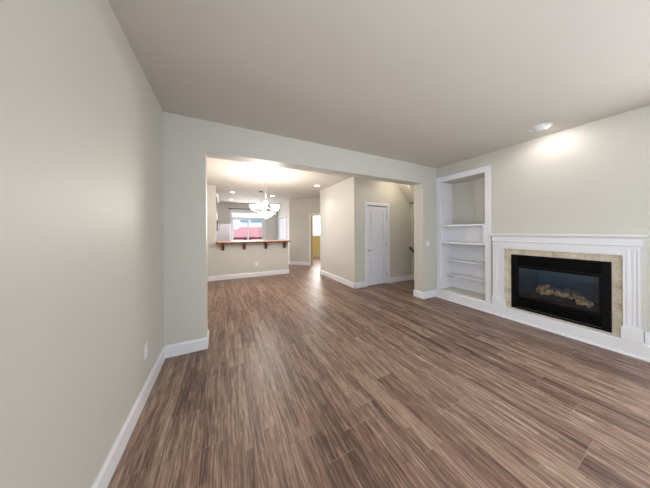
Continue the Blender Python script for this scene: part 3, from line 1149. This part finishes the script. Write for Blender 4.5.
# ------------------------------------------------------------------ recessed lights
def downlight(x, y, label, power):
    t = thing('recessed_light', (x, y, CEIL), label, 'ceiling light', 'recessed lights in the kitchen and hall ceiling')
    b = B()
    b.lathe([(0.070, -0.001), (0.092, -0.001), (0.090, -0.007), (0.074, -0.010), (0.070, -0.006)], (x, y, CEIL), 32, closed=True)
    obj('trim_ring', b, M['plastic'], t, smooth=True)
    b = B()
    b.lathe([(0, -0.001), (0.069, -0.001), (0.069, -0.006), (0, -0.007)], (x, y, CEIL), 32)
    obj('lens', b, M['diffuser'], t)
    lamp_child(spot('lamp', (x, y, CEIL - 0.02), (x, y, 0), power, WARM, 112, 0.8, 0.06), t)


downlight(0.299, 7.58, 'left front recessed light in the kitchen ceiling, just behind the bar', 55)
downlight(0.309, 9.30, 'left rear recessed light in the kitchen ceiling, nearest the patio door', 55)
downlight(1.675, 7.72, 'recessed light in the kitchen ceiling right of the chandelier rod', 55)
downlight(2.47, 5.43, 'round recessed light near the closet block, right of the chandelier', 26)

t = thing('recessed_light', (EYE[0], EYE[1], CEIL), 'lit recessed can light in the living room ceiling by the fireplace wall', 'ceiling light')
b = B()
b.lathe([(hr - 0.002, 0.0), (hr + 0.022, -0.001), (hr + 0.020, -0.006), (hr + 0.002, -0.009), (hr - 0.004, -0.004)], (EYE[0], EYE[1], CEIL), 40, closed=True)
obj('trim_ring', b, M['plastic'], t, smooth=True)
b = B()
b.lathe([(hr - 0.004, -0.004), (hr - 0.006, 0.06), (hr - 0.010, 0.13), (0.06, 0.165), (0.0, 0.165)], (EYE[0], EYE[1], CEIL), 40)
obj('can', b, M['plastic'], t, smooth=True)
aim = Vector((0.70, -0.06, -0.71)).normalized()
ec = Vector((EYE[0] - 0.004, EYE[1], CEIL + 0.022))
b = B()
Rb, cut = 0.078, 0.040
prof = []
for q in range(15):
    z = -Rb + (Rb + cut) * q / 14
    prof.append((math.sqrt(max(0, Rb * Rb - z * z)), z))
prof += [(prof[-1][0] - 0.006, cut), (prof[-1][0] - 0.010, cut - 0.012), (0.0, cut - 0.016)]
b.lathe(prof, (0, 0, 0), 36)
rot = aim.to_track_quat('Z', 'Y').to_matrix().to_4x4()
bmesh.ops.transform(b.m, matrix=Matrix.Translation(ec) @ rot, verts=b.m.verts)
eb = obj('eyeball', b, M['plastic'], t, smooth=True)
b = B()
b.lathe([(0, cut - 0.015), (0.050, cut - 0.015), (0.046, cut - 0.008), (0, cut - 0.005)], (0, 0, 0), 28)
bmesh.ops.transform(b.m, matrix=Matrix.Translation(ec) @ rot, verts=b.m.verts)
obj('bulb', b, M['diffuser'], eb, smooth=True)
lamp_child(spot('lamp', ec + aim * 0.046, ec + aim, 8.5, (1.0, 0.93, 0.87), 150, 0.9, 0.03), t)

b = B()
b.lathe([(0, 0), (0.06, 0), (0.062, -0.01), (0.05, -0.022), (0, -0.024)], (1.15, 7.06, CEIL), 28)
obj('ceiling_fixture', b, M['bronze'], smooth=True, label='small dark round fixture on the kitchen ceiling, left of the chandelier rod', cat='ceiling fixture', origin=(1.15, 7.06, CEIL))

# ------------------------------------------------------------------ switch, outlets, handrail
t = thing('light_switch', (3.80, YD0, 1.135), 'white light switch plate on the wall left of the bookcase', 'light switch')
obj('plate', B().box(3.762, 3.838, YD0 - 0.006, YD0, 1.075, 1.19), M['plastic'], t, 0.003)
obj('rocker', B().box(3.783, 3.817, YD0 - 0.010, YD0 - 0.006, 1.10, 1.165), M['plastic'], t, 0.002)


def outlet(cx, cy, cz, axis, label):
    t = thing('electrical_outlet', (cx, cy, cz), label, 'outlet')
    if axis == 'X':
        bx = lambda a0, a1, d0, d1, z0, z1: B().box(cx + d0, cx + d1, cy + a0, cy + a1, cz + z0, cz + z1)
    else:
        bx = lambda a0, a1, d0, d1, z0, z1: B().box(cx + a0, cx + a1, cy - d1, cy - d0, cz + z0, cz + z1)
    obj('plate', bx(-0.037, 0.037, 0, 0.006, -0.06, 0.06), M['plastic'], t, 0.003)
    for s in (-1, 1):
        k = obj('socket', bx(-0.017, 0.017, 0.006, 0.009, s * 0.026 - 0.017, s * 0.026 + 0.017), M['plastic'], t, 0.003)
        for q in (-1, 1):
            obj('slot', bx(q * 0.007 - 0.0015, q * 0.007 + 0.0015, 0.0088, 0.0094, s * 0.026 - 0.004, s * 0.026 + 0.008), M['black'], k)


outlet(XL, 2.22, 0.397, 'X', 'white electrical outlet low on the left wall near the corner')
outlet(0.93, YK0, 0.39, 'Y', 'white electrical outlet on the half wall under the breakfast bar')

t = thing('handrail', (4.76, 3.9, 0.8), 'dark wooden handrail end on the stair wall behind the opening', 'handrail')
b = B()
b.tube([(4.795, 4.06, 0.915), (4.715, 4.055, 0.915), (4.70, 4.03, 0.905), (4.70, 3.95, 0.85), (4.70, 3.08, 0.26)], 0.025, 12)
obj('rail', b, M['rail'], t, smooth=True)
b = B()
b.tube([(4.70, 3.93, 0.825), (4.72, 3.93, 0.79), (4.798, 3.93, 0.775)], 0.008, 8)
b.lathe([(0, -0.006), (0.028, -0.006), (0.028, 0), (0, 0)], (4.799, 3.93, 0.775), 16, 'X')
obj('bracket', b, M['bronze'], t, smooth=True)

# ------------------------------------------------------------------ outdoors
struct('ground', B().box(-12, 18, YF + 0.2, 40, -0.3, -0.05), M['paving'], label='pale paving outside the patio door', cat='ground')
t = thing('brick_fence', (2, 13.5, -0.05), 'pink red brick garden wall seen through the patio door', 'garden wall')
obj('wall', B().box(-3, 3.1, 13.5, 13.7, -0.05, 1.68), M['pink_brick'], t)
t = thing('deck_railing', (1.2, 11.9, -0.05), 'dark red deck railing just outside the patio door', 'railing')
obj('top_rail', B().box(-0.5, 1.22, 11.9, 12.0, 0.98, 1.07), M['dark_red'], t, 0.005)
obj('top_rail', B().box(1.30, 3.4, 11.9, 12.0, 0.98, 1.07), M['dark_red'], t, 0.005)
for xx in (-0.45, 0.3, 1.1, 1.35, 2.2, 3.3):
    obj('post', B().box(xx - 0.04, xx + 0.04, 11.91, 11.99, -0.05, 0.98), M['dark_red'], t, 0.004)
t = thing('neighbouring_house', (2, 17, -0.05), 'white neighbouring house with teal windows behind the garden wall', 'house')
obj('wall', B().box(-4, 3.7, 17, 21, -0.05, 4.6), M['siding'], t)
b = B()
b.prism([(-4.4, 16.6, 4.6), (-4.4, 21.4, 4.6), (-4.4, 19, 6.2)], (8.5, 0, 0))
obj('roof', b, M['paving'], t)
for x0, x1 in ((1.2, 1.75), (1.95, 2.9), (-0.4, 0.5)):
    f = obj('window', B().box(x0 - 0.06, x1 + 0.06, 16.95, 17.0, 2.06, 2.42), M['trim'], t)
    obj('pane', B().box(x0, x1, 16.93, 16.95, 2.10, 2.38), M['teal'], f)
